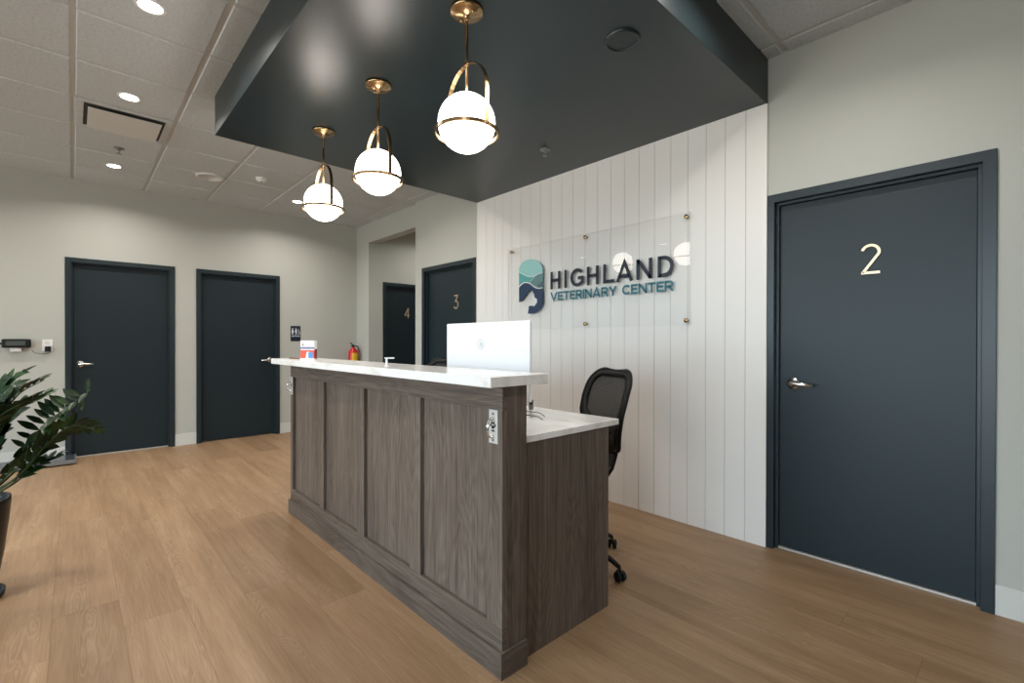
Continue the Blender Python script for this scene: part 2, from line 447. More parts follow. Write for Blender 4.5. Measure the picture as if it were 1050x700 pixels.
D2 = (-1.087, -0.080); D3 = (-5.055, -3.992)
D1L = (-0.066, 0.905); D5L = (1.124, 2.100); D4L = (3.447, 4.46)
ins = .02
wall_y('wall_back', YB, YB + .14, XJ, XR + .1, [(D3[0] + ins, D3[1] - ins, 0, DH - ins), (D2[0] + ins, D2[1] - ins, 0, DH - ins)], 'grey-green painted wall holding doors 2 and 3')
wall_y('wall_alcove', YA, YA + .135, XL - .1, XJ, [(XO, XJ - .0001, 0, 2.746)], 'narrow grey-green wall and header around the hallway opening')
wall_x('wall_hall_left', XO - .12, XO, YA + .135, YH, [(D4L[0] + ins, D4L[1] - ins, 0, DH - ins)], 'grey-green hallway wall holding door 4')
wall_x('wall_hall_right', XJ, XJ + .12, YB + .14, YH, [], 'right-hand wall of the hallway behind door 3')
wall_y('wall_hall_end', YH, YH + .12, XO - .12, XJ + .12, [], 'end wall of the hallway')
WL = [(-2.50, -1.66, 0, 2.14), (-4.30, -3.20, 0.55, 2.5), (-6.90, -5.55, 0.55, 2.5)]
wall_x('wall_left', XL - .14, XL, YFR, YA, [(D1L[0] + ins, D1L[1] - ins, 0, DH - ins), (D5L[0] + ins, D5L[1] - ins, 0, DH - ins)] + WL, 'long grey-green wall holding the two unnumbered dark doors')
WF = [(-6.7, -5.2, 0.3, 2.8), (-5.05, -3.55, 0.3, 2.8), (-3.4, -1.95, 0.3, 2.8)]
WR = [(-1.58, -0.12, 0.08, 2.75), (0.02, 1.48, 0.08, 2.75)]; YR = -3.3
wall_y('wall_front', YFR - .14, YFR, XL - .14, -1.72, WF, 'far window wall behind the camera facing the desk')
wall_y('wall_front_near', YR - .14, YR, -1.84, XR + .1, WR, 'unseen window wall behind the camera, set nearer for cool light on the right')  # unseen; brought nearer to throw more cool light on the right side
wall_x('wall_return', -1.84, -1.72, YFR, YR - .14, [], 'short return wall between the two window walls behind the camera')
wall_x('wall_right', XR, XR + .12, YR, YB, [], 'plain wall on the right behind the camera')

# windows
n = 0
for a, b, za, zb in WF + WR + WL:
    n += 1
    left = (a, b, za, zb) in WL; Y0 = YR if (a, b, za, zb) in WR else YFR
    def bx(m, p, q, **k):
        if left: m.box((XL - .10, p[0], p[2]) if p[1] == 0 else (XL - p[1], p[0], p[2]), (XL - q[1], q[0], q[2]))
        else: m.box((p[0], Y0 - p[1], p[2]), (q[0], Y0 - q[1], q[2]))
    w = thing('window_%d' % n, ('tall glazed opening in the left wall behind the camera, number %d from the doors' % (n - 5)) if left else 'large lobby window behind the camera, number %d from the left' % n, 'window', kind='structure')
    m = MB(); t = .05
    for p, q in (((a, .03, za), (a + t, .09, zb)), ((b - t, .03, za), (b, .09, zb)), ((a + t, .03, za), (b - t, .09, za + t)), ((a + t, .03, zb - t), (b - t, .09, zb))): bx(m, p, q)
    m.build('window_frame', M['frame'], w)
    m = MB(); bx(m, (a + t, .055, za + t), (b - t, .061, zb - t)); m.build('window_pane', M['dimming'] if left else M['glass'], w)

# baseboards
def baseb(name, pts, label):
    m = MB()
    for (x0, y0), (x1, y1) in pts: m.box((x0, y0, 0), (x1, y1, .142))
    return tag(m.build(name, M['base'], bevel=.002, kind='structure'), label, 'baseboard')
tB = .008
baseb('baseboard_left', [((XL, y0), (XL + tB, y1)) for y0, y1 in ((-1.62, D1L[0]), (D1L[1], D5L[0]), (D5L[1], YA - tB))], 'off-white baseboard along the wall with two dark doors')
baseb('baseboard_back', [((D2[1], YB - tB), (XR, YB)), ((XJ, YB - tB), (D3[0], YB))], 'off-white baseboard on the wall with doors 2 and 3')
baseb('baseboard_alcove', [((XL + tB, YA - tB), (XO, YA))], 'short off-white baseboard beside the hallway opening')

# bulkhead over the desk
m = MB(); m.box((SL, YF, ZS), (SR + .004, YS - .0005, ZC + .02)); m.box((SL, YS - .0005, ZS), (SR + .004, YB, ZC + .02))
tag(m.build('ceiling_bulkhead', M['soffit'], bevel=.002, kind='structure'), 'dark charcoal-teal dropped ceiling box over the reception desk', 'ceiling')

# shiplap boards with V grooves
m = MB(); k = 0; x1 = SR + .006 ; x0 = SL
gr = [-1.204 - .1294 * i for i in range(0, 22)]
gr = [g for g in gr if g > x0 + .02]
edges = [x1] + gr + [x0]
for i in range(len(edges) - 1):
    b, a = edges[i], edges[i + 1]; g = .0022
    prof = [(a, YS + .006), (a + g, YS), (b - g, YS), (b, YS + .006), (b, YB), (a, YB)]
    if i == 0: prof[2:4] = [(b, YS)]
    if i == len(edges) - 2: prof[0:2] = [(a, YS)]
    n_ = len(prof); vs = [(p[0], p[1], 0.0) for p in prof] + [(p[0], p[1], ZS) for p in prof]
    fs = [list(range(n_)), [n_ + q for q in range(n_)]] + [(q, (q + 1) % n_, n_ + (q + 1) % n_, n_ + q) for q in range(n_)]
    m.add(vs, fs, 0)
    if i > 0: m.box((b - .0013, YS + .0035, 0), (b + .0013, YS + .008, ZS), 1)
tag(m.build('wall_shiplap', [M['ship'], M['groove']], kind='structure'), 'white vertical shiplap panelling behind the reception desk', 'wall')

# ------------------------------------------------------------------ DOORS
def digits(which, w, h):
    s = .0135
    if which == '2':
        p = arc(w * .5, h - w * .46, w * .43, w * .43, 165, -18, 14) + [(w * .10, s / 2), ]
        return [p, [(w * .03, s / 2), (w * .97, s / 2)]]
    if which == '3':
        p = arc(w * .42, h * .30, w * .46, h * .30 - s / 2, 60 + 45, -150, 18)
        return [[(w * .06, h - s / 2), (w * .86, h - s / 2)], [(w * .84, h - s * .7), (w * .34, h * .585)], [(w * .30, h * .575)] + p]
    return [[(w * .70, 0), (w * .70, h)], [(w * .70, h - s / 3), (w * .04, h * .27)], [(w * .0, h * .27), (w * 1.0, h * .27)]]

def door(name, loc, rotz, W, label, handle_x, hdir, num=None, nx=0, thr=True, H=DH):
    """local frame: x across the opening (0..W), y into the wall, z up"""
    d = thing(name, label, 'door', loc, rotz, kind='structure')
    fr = MB(); c = .049
    for a, b in ((0, c), (W - c, W)): fr.box((a, -.012, 0), (b, .10, H - c))
    fr.box((0, -.012, H - c), (W, .10, H))
    # stop, slightly recessed
    for a, b in ((c, c + .016), (W - c - .016, W - c)): fr.box((a, .026, 0), (b, .098, H - c))
    fr.box((c + .016, .026, H - c - .016), (W - c - .016, .098, H - c))
    fr.build('door_frame', M['frame'], d, local=True, bevel=.0015)
    bk = MB(); bk.box((.021, .105, .001), (W - .021, .125, H - .021)); bk.build('light_blocker', M['seal'], d, local=True)  # unseen panel added to block sky light leaking round the slab
    sl = MB(); sl.box((c + .0195, .048, .014), (W - c - .0195, .092, H - c - .0195)); sl.build('door_slab', M['door'], d, local=True, bevel=.0015)
    se = MB()
    for a, b in ((c + .0162, c + .0192), (W - c - .0192, W - c - .0162)): se.box((a, .050, .002), (b, .096, H - c - .0165))
    se.box((c + .0192, .050, H - c - .0192), (W - c - .0192, .096, H - c - .0165)); se.build('door_seal', M['seal'], d, local=True)
    if thr:
        t_ = MB(); t_.box((c + .001, .030, 0.0), (W - c - .001, .098, .0115)); t_.build('threshold', M['alu'], d, local=True, bevel=.002)
    h = MB(); F = T(handle_x, .048, 1.025) @ R(PI / 2, 'X')
    h.lathe([(0, -.001), (.036, -.001), (.037, .007), (.032, .014), (.017, .018), (.0155, .052), (.013, .060), (0, .062)], 28, 0, F, cap=False)
    lv = [(handle_x - hdir * .004, .048 - .050, 1.025), (handle_x + hdir * .02, .048 - .056, 1.027), (handle_x + hdir * .06, .048 - .058, 1.024), (handle_x + hdir * .115, .048 - .050, 1.020)]
    h.tube(lv, [.0125, .0145, .0125, .0095], 12, 0)
    h.build('door_handle', M['chrome'], d, local=True)
    if num:
        m = MB(); w_, h_ = (.088, .160)
        for p in digits(num, w_, h_): stroke(m, [(a - w_ / 2, b - h_ / 2) for a, b in p], .0135, .036, .048, 0, T(nx, 0, 1.732))
        m.build('door_number', M['number'], d, local=True)
    return d
door('door_2', (D2[0], YB, 0), 0, D2[1] - D2[0], 'large dark navy door numbered 2 on the right', -0.945 - D2[0], 1, '2', -0.566 - D2[0])
door('door_3', (D3[0], YB, 0), 0, D3[1] - D3[0], 'dark navy door numbered 3 beside the white shiplap', D3[1] - D3[0] - .11, -1, '3', -4.401 - D3[0])
door('door_4', (XO, D4L[0], 0), PI / 2, D4L[1] - D4L[0], 'nearly black door numbered 4 inside the hallway', .90, -1, '4', 3.89 - D4L[0], thr=False)
door('door_1', (XL, D1L[0], 0), PI / 2, D1L[1] - D1L[0], 'unnumbered dark navy door nearest the potted plant', 0.053 - D1L[0], 1)
door('door_5', (XL, D5L[0], 0), PI / 2, D5L[1] - D5L[0], 'unnumbered dark navy door beside the restroom sign', 1.985 - D5L[0], -1, thr=False)

# ------------------------------------------------------------------ RECEPTION DESK
PX0, PX1, PY0, PY1 = -3.714, -1.3346, 1.1896, 1.3174
desk = thing('reception_desk', 'dark grey-brown oak reception desk with four recessed front panels', 'desk', ((PX0 + PX1) / 2, 1.5, 0))
pan = [(-3.665, -3.150), (-3.078, -2.590), (-2.498, -2.010), (-1.912, -1.425)]
ZP0, ZP1, RC = .183, 1.013, .020
body = MB()
body.box((PX0, PY0 + .0282, .0), (PX1, PY1, CB))
body.build('core_wall', M['dv'], desk)
xs = [PX0] + [v for p in pan for v in p] + [PX1]
for i in range(0, len(xs), 2):
    sty = MB(); sty.box((xs[i], PY0, ZP0 - .0), (xs[i + 1], PY0 + .028, ZP1)); sty.build('stile', M['dv'], desk, bevel=.0012)
for za, zb in ((0, ZP0 - .0004), (ZP1 + .0004, CB)):
    ral = MB(); ral.box((PX0, PY0, za), (PX1, PY0 + .028, zb)); ral.build('rail', M['dh'], desk, bevel=.0012)
for a, b in pan:
    p_ = MB(); p_.box((a - .004, PY0 + RC, ZP0 - .004), (b + .004, PY0 + .0281, ZP1 + .004)); p_.build('front_panel', M['dv'], desk)
pl = MB(); pl.box((PX0 - .012, PY0 - .014, 0), (PX1 + .012, PY0 - .0002, .1005)); pl.build('plinth', M['dh'], desk, bevel=.0015)
for xa, xb in ((PX1 + .0002, PX1 + .012), (PX0 - .012, PX0 - .0002)):
    pl = MB(); pl.box((xa, PY0 - .0002, 0), (xb, PY1 - .003, .1005)); pl.build('end_plinth', M['dy'], desk, bevel=.0015)
for xa in (-1.3547 - .03, PX0 + .02):
    e = MB(); e.box((xa, PY1 + .0003, 0), (xa + .03, 1.894, LB)); e.build('end_panel', M['dv'], desk, bevel=.001)
e = MB(); e.box((PX0 + .05, PY1 + .0003, .30), (-1.386, PY1 + .02, LB)); e.build('modesty_panel', M['dv'], desk)
m = MB(); m.box((-3.9434, 1.119, CB), (-1.320, 1.4266, CT))
tag(m.build('countertop', M['quartz'], org=(-2.63, 1.27, CB), bevel=.002), 'raised white quartz counter slab along the top of the desk', 'countertop')
m = MB(); m.box((PX0 + .01, PY1 + .001, LB), (-1.3519, 1.9759, LT))
tag(m.build('worktop', M['quartz'], org=(-2.5, 1.6, LB), bevel=.002), 'lower pale quartz worktop on the staff side of the desk', 'worktop')

# leash hook plates
def leash_hook(x, label):
    t_ = thing('leash_hook', label, 'hook', (x, PY0, .948), group='leash hook plates on the desk front')
    p = MB(); p.box((-.0255, -.003, -.065), (.0255, 0, .065))
    p.build('plate', M['plate'], t_, local=True, bevel=.003)
    for z in (.050, -.052):
        s = MB(); s.lathe([(0, 0), (.0055, 0), (.004, .003), (0, .0035)], 14, 0, T(0, -.003, z) @ R(PI / 2, 'X'), cap=False)
        s.build('screw', M['grey'], t_, local=True)
    pw = MB()
    def disc(x_, z_, rx, rz): pw.prism([(x_ + rx * math.cos(a), z_ + rz * math.sin(a)) for a in [2 * PI * k / 14 for k in range(14)]], -.0038, -.003, 'xz')
    disc(0, -.002, .0085, .007); disc(-.013, .005, .004, .006); disc(-.005, .014, .004, .006); disc(.005, .014, .004, .006); disc(.013, .005, .004, .006)
    pw.prism([(-.009, -.019), (.009, -.019), (.009, -.013), (-.009, -.013)], -.0038, -.003, 'xz')
    pw.build('paw_print', M['black'], t_, local=True)
    h = MB()
    pts = [(0, -.003, .030), (0, -.016, .031), (0, -.027, .020), (0, -.032, .004), (0, -.032, -.014), (0, -.027, -.030), (0, -.018, -.038)]
    h.tube(pts, .0042, 10); h.tube([(0, -.018, -.038), (0, -.010, -.040), (0, -.003, -.036)], .0042, 10)
    h.ball((0, -.006, .030), .008); h.ball((0, -.007, -.038), .008)
    h.build('hook', M['chrome'], t_, local=True)
    return t_
leash_hook(-1.386, 'steel plate with black paw print and curved hook at the near end of the desk')
leash_hook(-3.690, 'steel plate with curved hook at the far end of the desk front, by the doors')

# ------------------------------------------------------------------ MONITOR (all-in-one, seen from behind)
mon = thing('computer_monitor', 'white desktop computer screen seen from behind above the counter', 'monitor', (-1.94, 1.62, LT))
x0, x1, z0, z1 = -2.287, -1.600, .985, 1.379
m = MB(); m.box((x0, 1.600, z0), (x1, 1.618, z1)); m.build('back_shell', M['monitor'], mon, bevel=.006, seg=3)
m = MB(); m.box((x0 + .008, 1.6182, z0 + .03), (x1 - .008, 1.6192, z1 - .008)); m.build('screen', M['screen'], mon)
m = MB(); m.box((-1.99, 1.620, LT + .007), (-1.89, 1.632, 1.16)); m.box((-2.05, 1.55, LT), (-1.83, 1.72, LT + .0068)); m.build('stand', M['silver'], mon, bevel=.002)
m = MB(); cx, cz = -1.970, 1.262
ring = [(cx + .027 * math.cos(2 * PI * k / 40), cz + .027 * math.sin(2 * PI * k / 40)) for k in range(40)]
stroke(m, ring, .0032, 1.5992, 1.6002, closed=True)
# hp-like lower case letters: seen from behind the screen they face the camera
stroke(m, [(cx - .011, cz - .012), (cx - .004, cz + .020)], .0032, 1.5992, 1.6002)
stroke(m, [(cx - .0085, cz + .003), (cx - .004, cz + .007), (cx + .0, cz + .006), (cx - .003, cz - .012)], .0032, 1.5992, 1.6002)
stroke(m, [(cx + .001, cz - .022), (cx + .008, cz + .007), (cx + .014, cz + .006), (cx + .0125, cz - .008), (cx + .009, cz - .012), (cx + .004, cz - .011)], .0032, 1.5992, 1.6002)
m.build('logo', M['silver'], mon)

# ------------------------------------------------------------------ OFFICE CHAIRS
def office_chair(loc, rotz, label, lift=0.0):
    """local: faces -y, origin on the floor under the gas lift"""
    c = thing('office_chair', label, 'chair', loc, rotz, group='black mesh office chairs behind the desk')
    L = lift
    b = MB(); b.lathe([(0, .085), (.045, .085), (.05, .10), (.035, .14), (.028, .15)], 20, cap=False)
    for k in range(5):
        a = math.radians(25 + 72 * k)
        dx, dy = math.cos(a), math.sin(a)
        pts = [(dx * r, dy * r, z) for r, z in ((.03, .118), (.10, .124), (.20, .118), (.29, .100), (.345, .072))]
        b.tube(pts, [.024, .022, .018, .015, .012], 10)
    b.build('star_base', M['black'], c, local=True)
    for k in range(5):
        a = math.radians(25 + 72 * k); q = MB()
        F = T(math.cos(a) * .348, math.sin(a) * .348, 0) @ R(a + 0.9 * (k % 2) - .3, 'Z')
        for s in (-1, 1):
            q.lathe([(0, -.010), (.020, -.010), (.027, -.006), (.027, .006), (.020, .010), (0, .010)], 20, 0, F @ T(0, s * .016, .0275) @ R(PI / 2, 'X'), cap=False)
        q.tube([(0, 0, .03), (0, 0, .075)], .006, 8, 0, F)
        q.sweep([(-.028, 0, .034), (-.018, 0, .053), (0, 0, .060), (.020, 0, .050)], .012, .006, (0, 1, 0), 0, F)
        q.build('caster', M['black'], c, local=True)
    g = MB(); g.lathe([(.026, .14), (.026, .28), (.016, .281), (.016, .40 + L), (.05, .405 + L)], 20, cap=False); g.build('gas_lift', M['black'], c, local=True)
    s = MB(); s.box((-.12, -.12, .405 + L), (.12, .14, .432 + L)); s.build('tilt_mechanism', M['black'], c, local=True, bevel=.008)
    s = MB(); sp_ = arc(.165, -.17, .07, .07, -90, 0, 6) + arc(.115, .12, .07, .07, 0, 90, 6) + arc(-.115, .12, .07, .07, 90, 180, 6) + arc(-.165, -.17, .07, .07, 180, 270, 6)
    s.prism(sp_, .434 + L, .500 + L, 'xy'); s.build('seat', M['rubber'], c, local=True, bevel=.022, seg=4)
    # back support bar (J shape)
    j = MB(); j.sweep([(0, .05, .425 + L), (0, .16, .425 + L), (0, .225, .455 + L), (0, .285, .52 + L), (0, .312, .60 + L), (0, .296, .68 + L), (0, .272, .76 + L)], .095, .028, (1, 0, 0))
    j.build('back_bar', M['black'], c, local=True, bevel=.006)
    # backrest, reclined and curved
    H0, H1 = .64 + L, 1.105 + L
    def yb(z, x=0):
        q = z - L - .80
        return .247 + (.095 * (q / .3) ** 1.5 if q > 0 else .035 * (q / .18) ** 2) - .55 * x * x
    wt, wb, rt, rb = .218, .165, .115, .06
    out = arc(wt - rt, H1 - rt, rt, rt, 0, 90, 10) + arc(-(wt - rt), H1 - rt, rt, rt, 90, 180, 10)
    out += [(-.221, .93 + L), (-.215, .85 + L), (-.195, .76 + L)] + arc(-(wb - rb), H0 + rb, rb, rb, 190, 270, 6)
    out += arc(wb - rb, H0 + rb, rb, rb, 270, 350, 6) + [(.195, .76 + L), (.215, .85 + L), (.221, .93 + L)]
    f = MB(); n = len(out); inn = []
    for i, (x, z) in enumerate(out):
        a_, b_ = out[i - 1], out[(i + 1) % n]; d = Vector((b_[0] - a_[0], b_[1] - a_[1])).normalized()
        wd_ = .040 if z > .86 + L else .040 + .07 * min(1, (.86 + L - z) / .1) * (1 if z < .80 + L else .6)
        wd_ = min(wd_, .12 if abs(x) < .1 else wd_)
        inn.append((x - d.y * wd_, z + d.x * wd_))
    vs, fs = [], []
    for (x, z), (xi, zi) in zip(out, inn):
        for px_, pz_ in ((x, z), (xi, zi)):
            for dy in (-.009, .009): vs.append((px_, yb(pz_, px_) + dy, pz_))
    for i in range(n):
        j = (i + 1) % n; a0, b0 = i * 4, j * 4
        fs += [(a0, b0, b0 + 2, a0 + 2), (a0 + 1, a0 + 3, b0 + 3, b0 + 1), (a0, a0 + 1, b0 + 1, b0), (a0 + 2, b0 + 2, b0 + 3, a0 + 3)]
    f.add(vs, fs, 0, True)
    f.tube([(x, yb(z, x), z) for x, z in out], .0125, 10, closed=True)
    f.build('backrest_frame', M['black'], c, local=True)
    q = MB(); N = 14; vs, fs = [], []
    for iz in range(N + 1):
        z = .73 + L + (H1 - .012 - .73 - L) * iz / N
        if z > H1 - rt: hw = wt - rt + math.sqrt(max(0, rt * rt - (z - H1 + rt) ** 2)) - .008
        else: hw = .210 if z > .85 + L else .180 + .03 * (z - .73 - L) / .12
        for ix in range(N + 1):
            x = -hw + 2 * hw * ix / N
            vs.append((x, yb(z, x) + .004, z))
    for iz in range(N):
        for ix in range(N): a0 = iz * (N + 1) + ix; fs.append((a0, a0 + 1, a0 + N + 2, a0 + N + 1))
    q.add(vs, fs, 0, True); q.build('mesh_back', M['fabric'], c, local=True)
    return c
ch = office_chair((-1.798, 2.105, 0), math.radians(-20), 'black mesh-back office chair at the near end of the worktop')
dup(ch, (-3.86, 2.43, 0), 'black office chair mostly hidden behind the white monitor, only its top showing', rotz=math.radians(12))

# ------------------------------------------------------------------ PENDANT LIGHTS
pen = thing('pendant_light', 'brass and opal globe pendant nearest the camera, hung highest in the picture', 'pendant light', (-1.690, 1.29, ZS), group='brass globe pendants over the desk')
ZG = 2.250 - ZS; ZR = 2.206 - ZS; RR = .141; RG = .128
m = MB(); m.lathe([(0, 0), (.074, 0), (.074, -.012), (.070, -.018), (.058, -.020), (.056, -.026), (.018, -.028), (.0125, -.034), (.0125, -.05), (0, -.05)], 40, cap=False)
for s in (-1, 1): m.lathe([(0, -.032), (.006, -.032), (.006, -.02)], 12, 0, T(s * .042, 0, 0), cap=False)
m.build('canopy', M['brass'], pen, local=True)
m = MB(); m.tube([(0, 0, -.04), (0, 0, ZG + RG - .002)], .0068, 12); m.tube([(0, 0, ZR + .312), (0, 0, ZR + .296)], .010, 12); m.build('stem', M['brass'], pen, local=True)
m = MB(); m.ball((0, 0, ZG), RG, seg=48); m.build('glass_globe', M['globe'], pen, local=True)
m = MB(); m.sweep([(RR * math.cos(a), RR * math.sin(a), ZR) for a in [2 * PI * k / 56 for k in range(56)]], .016, .007, (0, 0, 1), closed=True); m.build('ring', M['brass'], pen, local=True)
m = MB(); pts = [(-RR, 0, ZR - .004)] + [(-RR, 0, ZR + .05)] + [(RR * math.cos(math.radians(t_)), 0, ZR + .150 + .155 * math.sin(math.radians(t_))) for t_ in range(180, -1, -9)] + [(RR, 0, ZR + .05), (RR, 0, ZR - .004)]
m.sweep(pts, .020, .005, (0, 1, 0)); 
for s in (-1, 1): m.ball((s * (RR + .004), 0, ZR), .007)
m.build('arch', M['brass'], pen, local=True)
dup(pen, (-2.527, 1.29, ZS), 'middle of the three brass and opal globe pendants')
dup(pen, (-3.340, 1.29, ZS), 'farthest and leftmost of the three brass and opal globe pendants')

# ------------------------------------------------------------------ SIGN
YP = YS - .030
sg = thing('wall_sign', 'clear acrylic sign with navy and teal lettering on the white shiplap', 'sign', (-2.48, YS, 1.78))
X0, X1, Z0, Z1 = -3.425, -1.560, 1.396, 2.172
m = MB(); m.box((X0, YP, Z0), (X1, YP + .006, Z1), 0)
ac = m.build('acrylic_panel', [M['acrylic'], M['acrylic_edge']], sg)
for p in ac.data.polygons:
    if abs(p.normal.y) < .5: p.material_index = 1
for x in (-3.376, -2.474, -1.588):
    for z in (2.148, 1.426):
        m = MB(); m.lathe([(0, 0), (.0160, 0), (.0160, .004), (.013, .007), (0, .007)], 20, 0, T(x, YP - .0001, z) @ R(PI / 2, 'X'), cap=False)
        m.lathe([(.008, 0), (.008, .0235)], 16, 0, T(x, YS - .0001, z) @ R(PI / 2, 'X'), cap=False)
        m.build('standoff', M['brass'], sg)

def letters(text, spans, z0, z1, w, mat, name):
    m = MB(); d0, d1 = YP - .0025, YP - .0002
    for chr_, (a, b) in zip(text, spans):
        W, H = b - a, z1 - z0; h = w / 2; S = []; C = []
        if chr_ == 'H': S = [[(h, 0), (h, H)], [(W - h, 0), (W - h, H)], [(h, H * .5), (W - h, H * .5)]]
        if chr_ == 'I': S = [[(W / 2, 0), (W / 2, H)]]
        if chr_ == 'L': S = [[(h, H), (h, h), (W, h)]]
        if chr_ == 'A': S = [[(h * .9, 0), (W / 2, H - h * .4), (W - h * .9, 0)], [(W * .2, H * .27), (W * .8, H * .27)]]
        if chr_ == 'N': S = [[(h, 0), (h, H)], [(W - h, 0), (W - h, H)], [(h * .9, H - h * .5), (W - h * .9, h * .5)]]
        if chr_ == 'V': S = [[(h * .9, H), (W / 2, h * .4), (W - h * .9, H)]]
        if chr_ == 'Y': S = [[(h * .9, H), (W / 2, H * .42), (W - h * .9, H)], [(W / 2, H * .46), (W / 2, 0)]]
        if chr_ == 'T': S = [[(0, H - h), (W, H - h)], [(W / 2, H - h), (W / 2, 0)]]
        if chr_ == 'E': S = [[(W, H - h), (h, H - h), (h, h), (W, h)], [(h, H * .51), (W * .9, H * .51)]]
        if chr_ == 'D': r = H / 2 - h; S = [[(h, 0 + h)] + arc(W - h - min(r, W * .55), H / 2, min(r, W * .55), r, -90, 90, 12) + [(h, H - h)], [(h, 0), (h, H)]]
        if chr_ == 'R': r = H * .27 - h * .5; S = [[(h, H - h)] + arc(W * .55, H - h - r, min(W * .45 - h, r * 1.3), r, 90, -90, 10) + [(h, H - h - 2 * r)], [(h, 0), (h, H)], [(W * .50, H - h - 2 * r), (W - h * .6, 0)]]
        if chr_ in 'CG':
            r = H / 2 - h; cx_ = W * .53
            S = [arc(cx_, H / 2, cx_ - h, r, 42, 318 if chr_ == 'C' else 322, 20)]
            if chr_ == 'G':
                S = [arc(cx_, H / 2, cx_ - h, r, 42, 310, 20) + [(W - h, H * .22), (W - h, H * .47), (W * .56, H * .47)]]
        for s_ in S: stroke(m, [(a + x, z0 + z) for x, z in s_], w, d0, d1)
    return m.build(name, M[mat], sg)
letters('HIGHLAND', [(-2.862, -2.745), (-2.702, -2.668), (-2.632, -2.489), (-2.454, -2.334), (-2.290, -2.184), (-2.166, -2.014), (-1.984, -1.851), (-1.806, -1.680)], 1.744, 1.898, .0275, 'navy', 'name_lettering')
vw = dict(V=.082, E=.058, T=.066, R=.068, I=.016, N=.072, A=.080, Y=.076, C=.074)
def spread(word, x0, x1):
    tot = sum(vw[c] for c in word); gap = (x1 - x0 - tot) / (len(word) - 1); out = []; x = x0
    for c in word: out.append((x, x + vw[c])); x += vw[c] + gap
    return out
letters('VETERINARY', spread('VETERINARY', -2.862, -2.158), 1.640, 1.716, .0150, 'teal', 'lower_lettering')
letters('CENTER', spread('CENTER', -2.110, -1.682), 1.640, 1.716, .0150, 'teal', 'lower_lettering')
EM = dict(
 aqua=[(-3.269, 1.96), (-3.266, 1.98), (-3.256, 1.998), (-3.241, 2.015), (-3.221, 2.028), (-3.196, 2.038), (-3.169, 2.044), (-3.139, 2.046), (-3.108, 2.044), (-3.078, 2.038), (-3.049, 2.029), (-3.023, 2.016), (-3.0, 2.001), (-2.981, 1.984), (-2.967, 1.965), (-2.959, 1.945), (-2.956, 1.925), (-2.956, 1.904), (-3.012, 1.902), (-3.05, 1.889), (-3.1, 1.882), (-3.148, 1.891), (-3.204, 1.913), (-3.269, 1.945)],
 midteal=[(-3.269, 1.94), (-3.204, 1.908), (-3.148, 1.886), (-3.1, 1.878), (-3.073, 1.877), (-3.123, 1.834), (-3.162, 1.837), (-3.201, 1.841), (-3.24, 1.828), (-3.268, 1.809)],
 slate=[(-2.956, 1.9), (-3.006, 1.897), (-3.046, 1.884), (-3.117, 1.831), (-3.086, 1.807), (-3.049, 1.785), (-3.012, 1.798), (-2.955, 1.833)],
 slated=[(-2.955, 1.828), (-3.009, 1.793), (-3.043, 1.78), (-3.005, 1.771), (-2.955, 1.773)],
 logonavy=[(-3.268, 1.795), (-3.232, 1.817), (-3.195, 1.831), (-3.155, 1.827), (-3.12, 1.814), (-3.082, 1.787), (-3.045, 1.768), (-3.001, 1.759), (-2.955, 1.761), (-2.955, 1.627), (-2.969, 1.59), (-3.011, 1.558), (-3.079, 1.537), (-3.147, 1.54), (-3.139, 1.579), (-3.136, 1.61), (-3.092, 1.613), (-3.068, 1.603), (-3.049, 1.618), (-3.028, 1.639), (-3.03, 1.67), (-3.059, 1.686), (-3.068, 1.721), (-3.093, 1.747), (-3.104, 1.772), (-3.123, 1.749), (-3.15, 1.738), (-3.183, 1.704), (-3.218, 1.667), (-3.267, 1.653)])
m = MB(); mats = []
for i, (k, p) in enumerate(EM.items()):
    m.prism(p, YP - .0022, YP - .0002, 'xz', i); mats.append(M[k])
wl = [(-3.268, 1.801), (-3.235, 1.822), (-3.197, 1.837), (-3.155, 1.833), (-3.12, 1.82), (-3.079, 1.793), (-3.045, 1.775), (-3.001, 1.765), (-2.955, 1.768)]
stroke(m, wl, .008, YP - .0030, YP - .0023, len(mats)); mats.append(M['linewhite'])
stroke(m, [(-3.269, 1.943), (-3.204, 1.911), (-3.148, 1.888), (-3.1, 1.880), (-3.05, 1.887), (-3.008, 1.899), (-2.956, 1.902)], .005, YP - .0030, YP - .0023, len(mats) - 1)
stroke(m, [(-3.06, 1.875), (-3.119, 1.831)], .004, YP - .0030, YP - .0023, len(mats) - 1)
m.build('emblem', mats, sg)

# restroom sign on the left wall
rs = thing('restroom_sign', 'small navy restroom sign with white figures on the grey wall', 'sign', (XL, 2.312, 1.39), PI / 2)
m = MB(); m.box((-.068, -.006, -.108), (.068, 0, .108)); m.build('sign_plate', M['sgn'], rs, local=True, bevel=.004)
m = MB(); d0, d1 = -.0078, -.006
def disc(cx, cz, r): m.prism([(cx + r * math.cos(2 * PI * k / 14), cz + r * math.sin(2 * PI * k / 14)) for k in range(14)], d0, d1, 'xz')
disc(-.042, .068, .008); m.prism([(-.048, .057), (-.036, .057), (-.024, .020), (-.034, .020), (-.034, -.012), (-.050, -.012), (-.050, .020), (-.060, .020)], d0, d1, 'xz')
disc(.004, .068, .008); m.prism([(-.006, .057), (.014, .057), (.017, .020), (.011, .020), (.011, -.012), (-.003, -.012), (-.003, .020), (-.009, .020)], d0, d1, 'xz')
disc(.038, .055, .006); stroke(m, [(.038, .048), (.040, .022), (.052, .022), (.058, -.006)], .006, d0, d1); stroke(m, arc(.040, .006, .015, .015, 150, 350, 10), .004, d0, d1)
m.build('figures', M['signwhite'], rs, local=True)
m = MB()
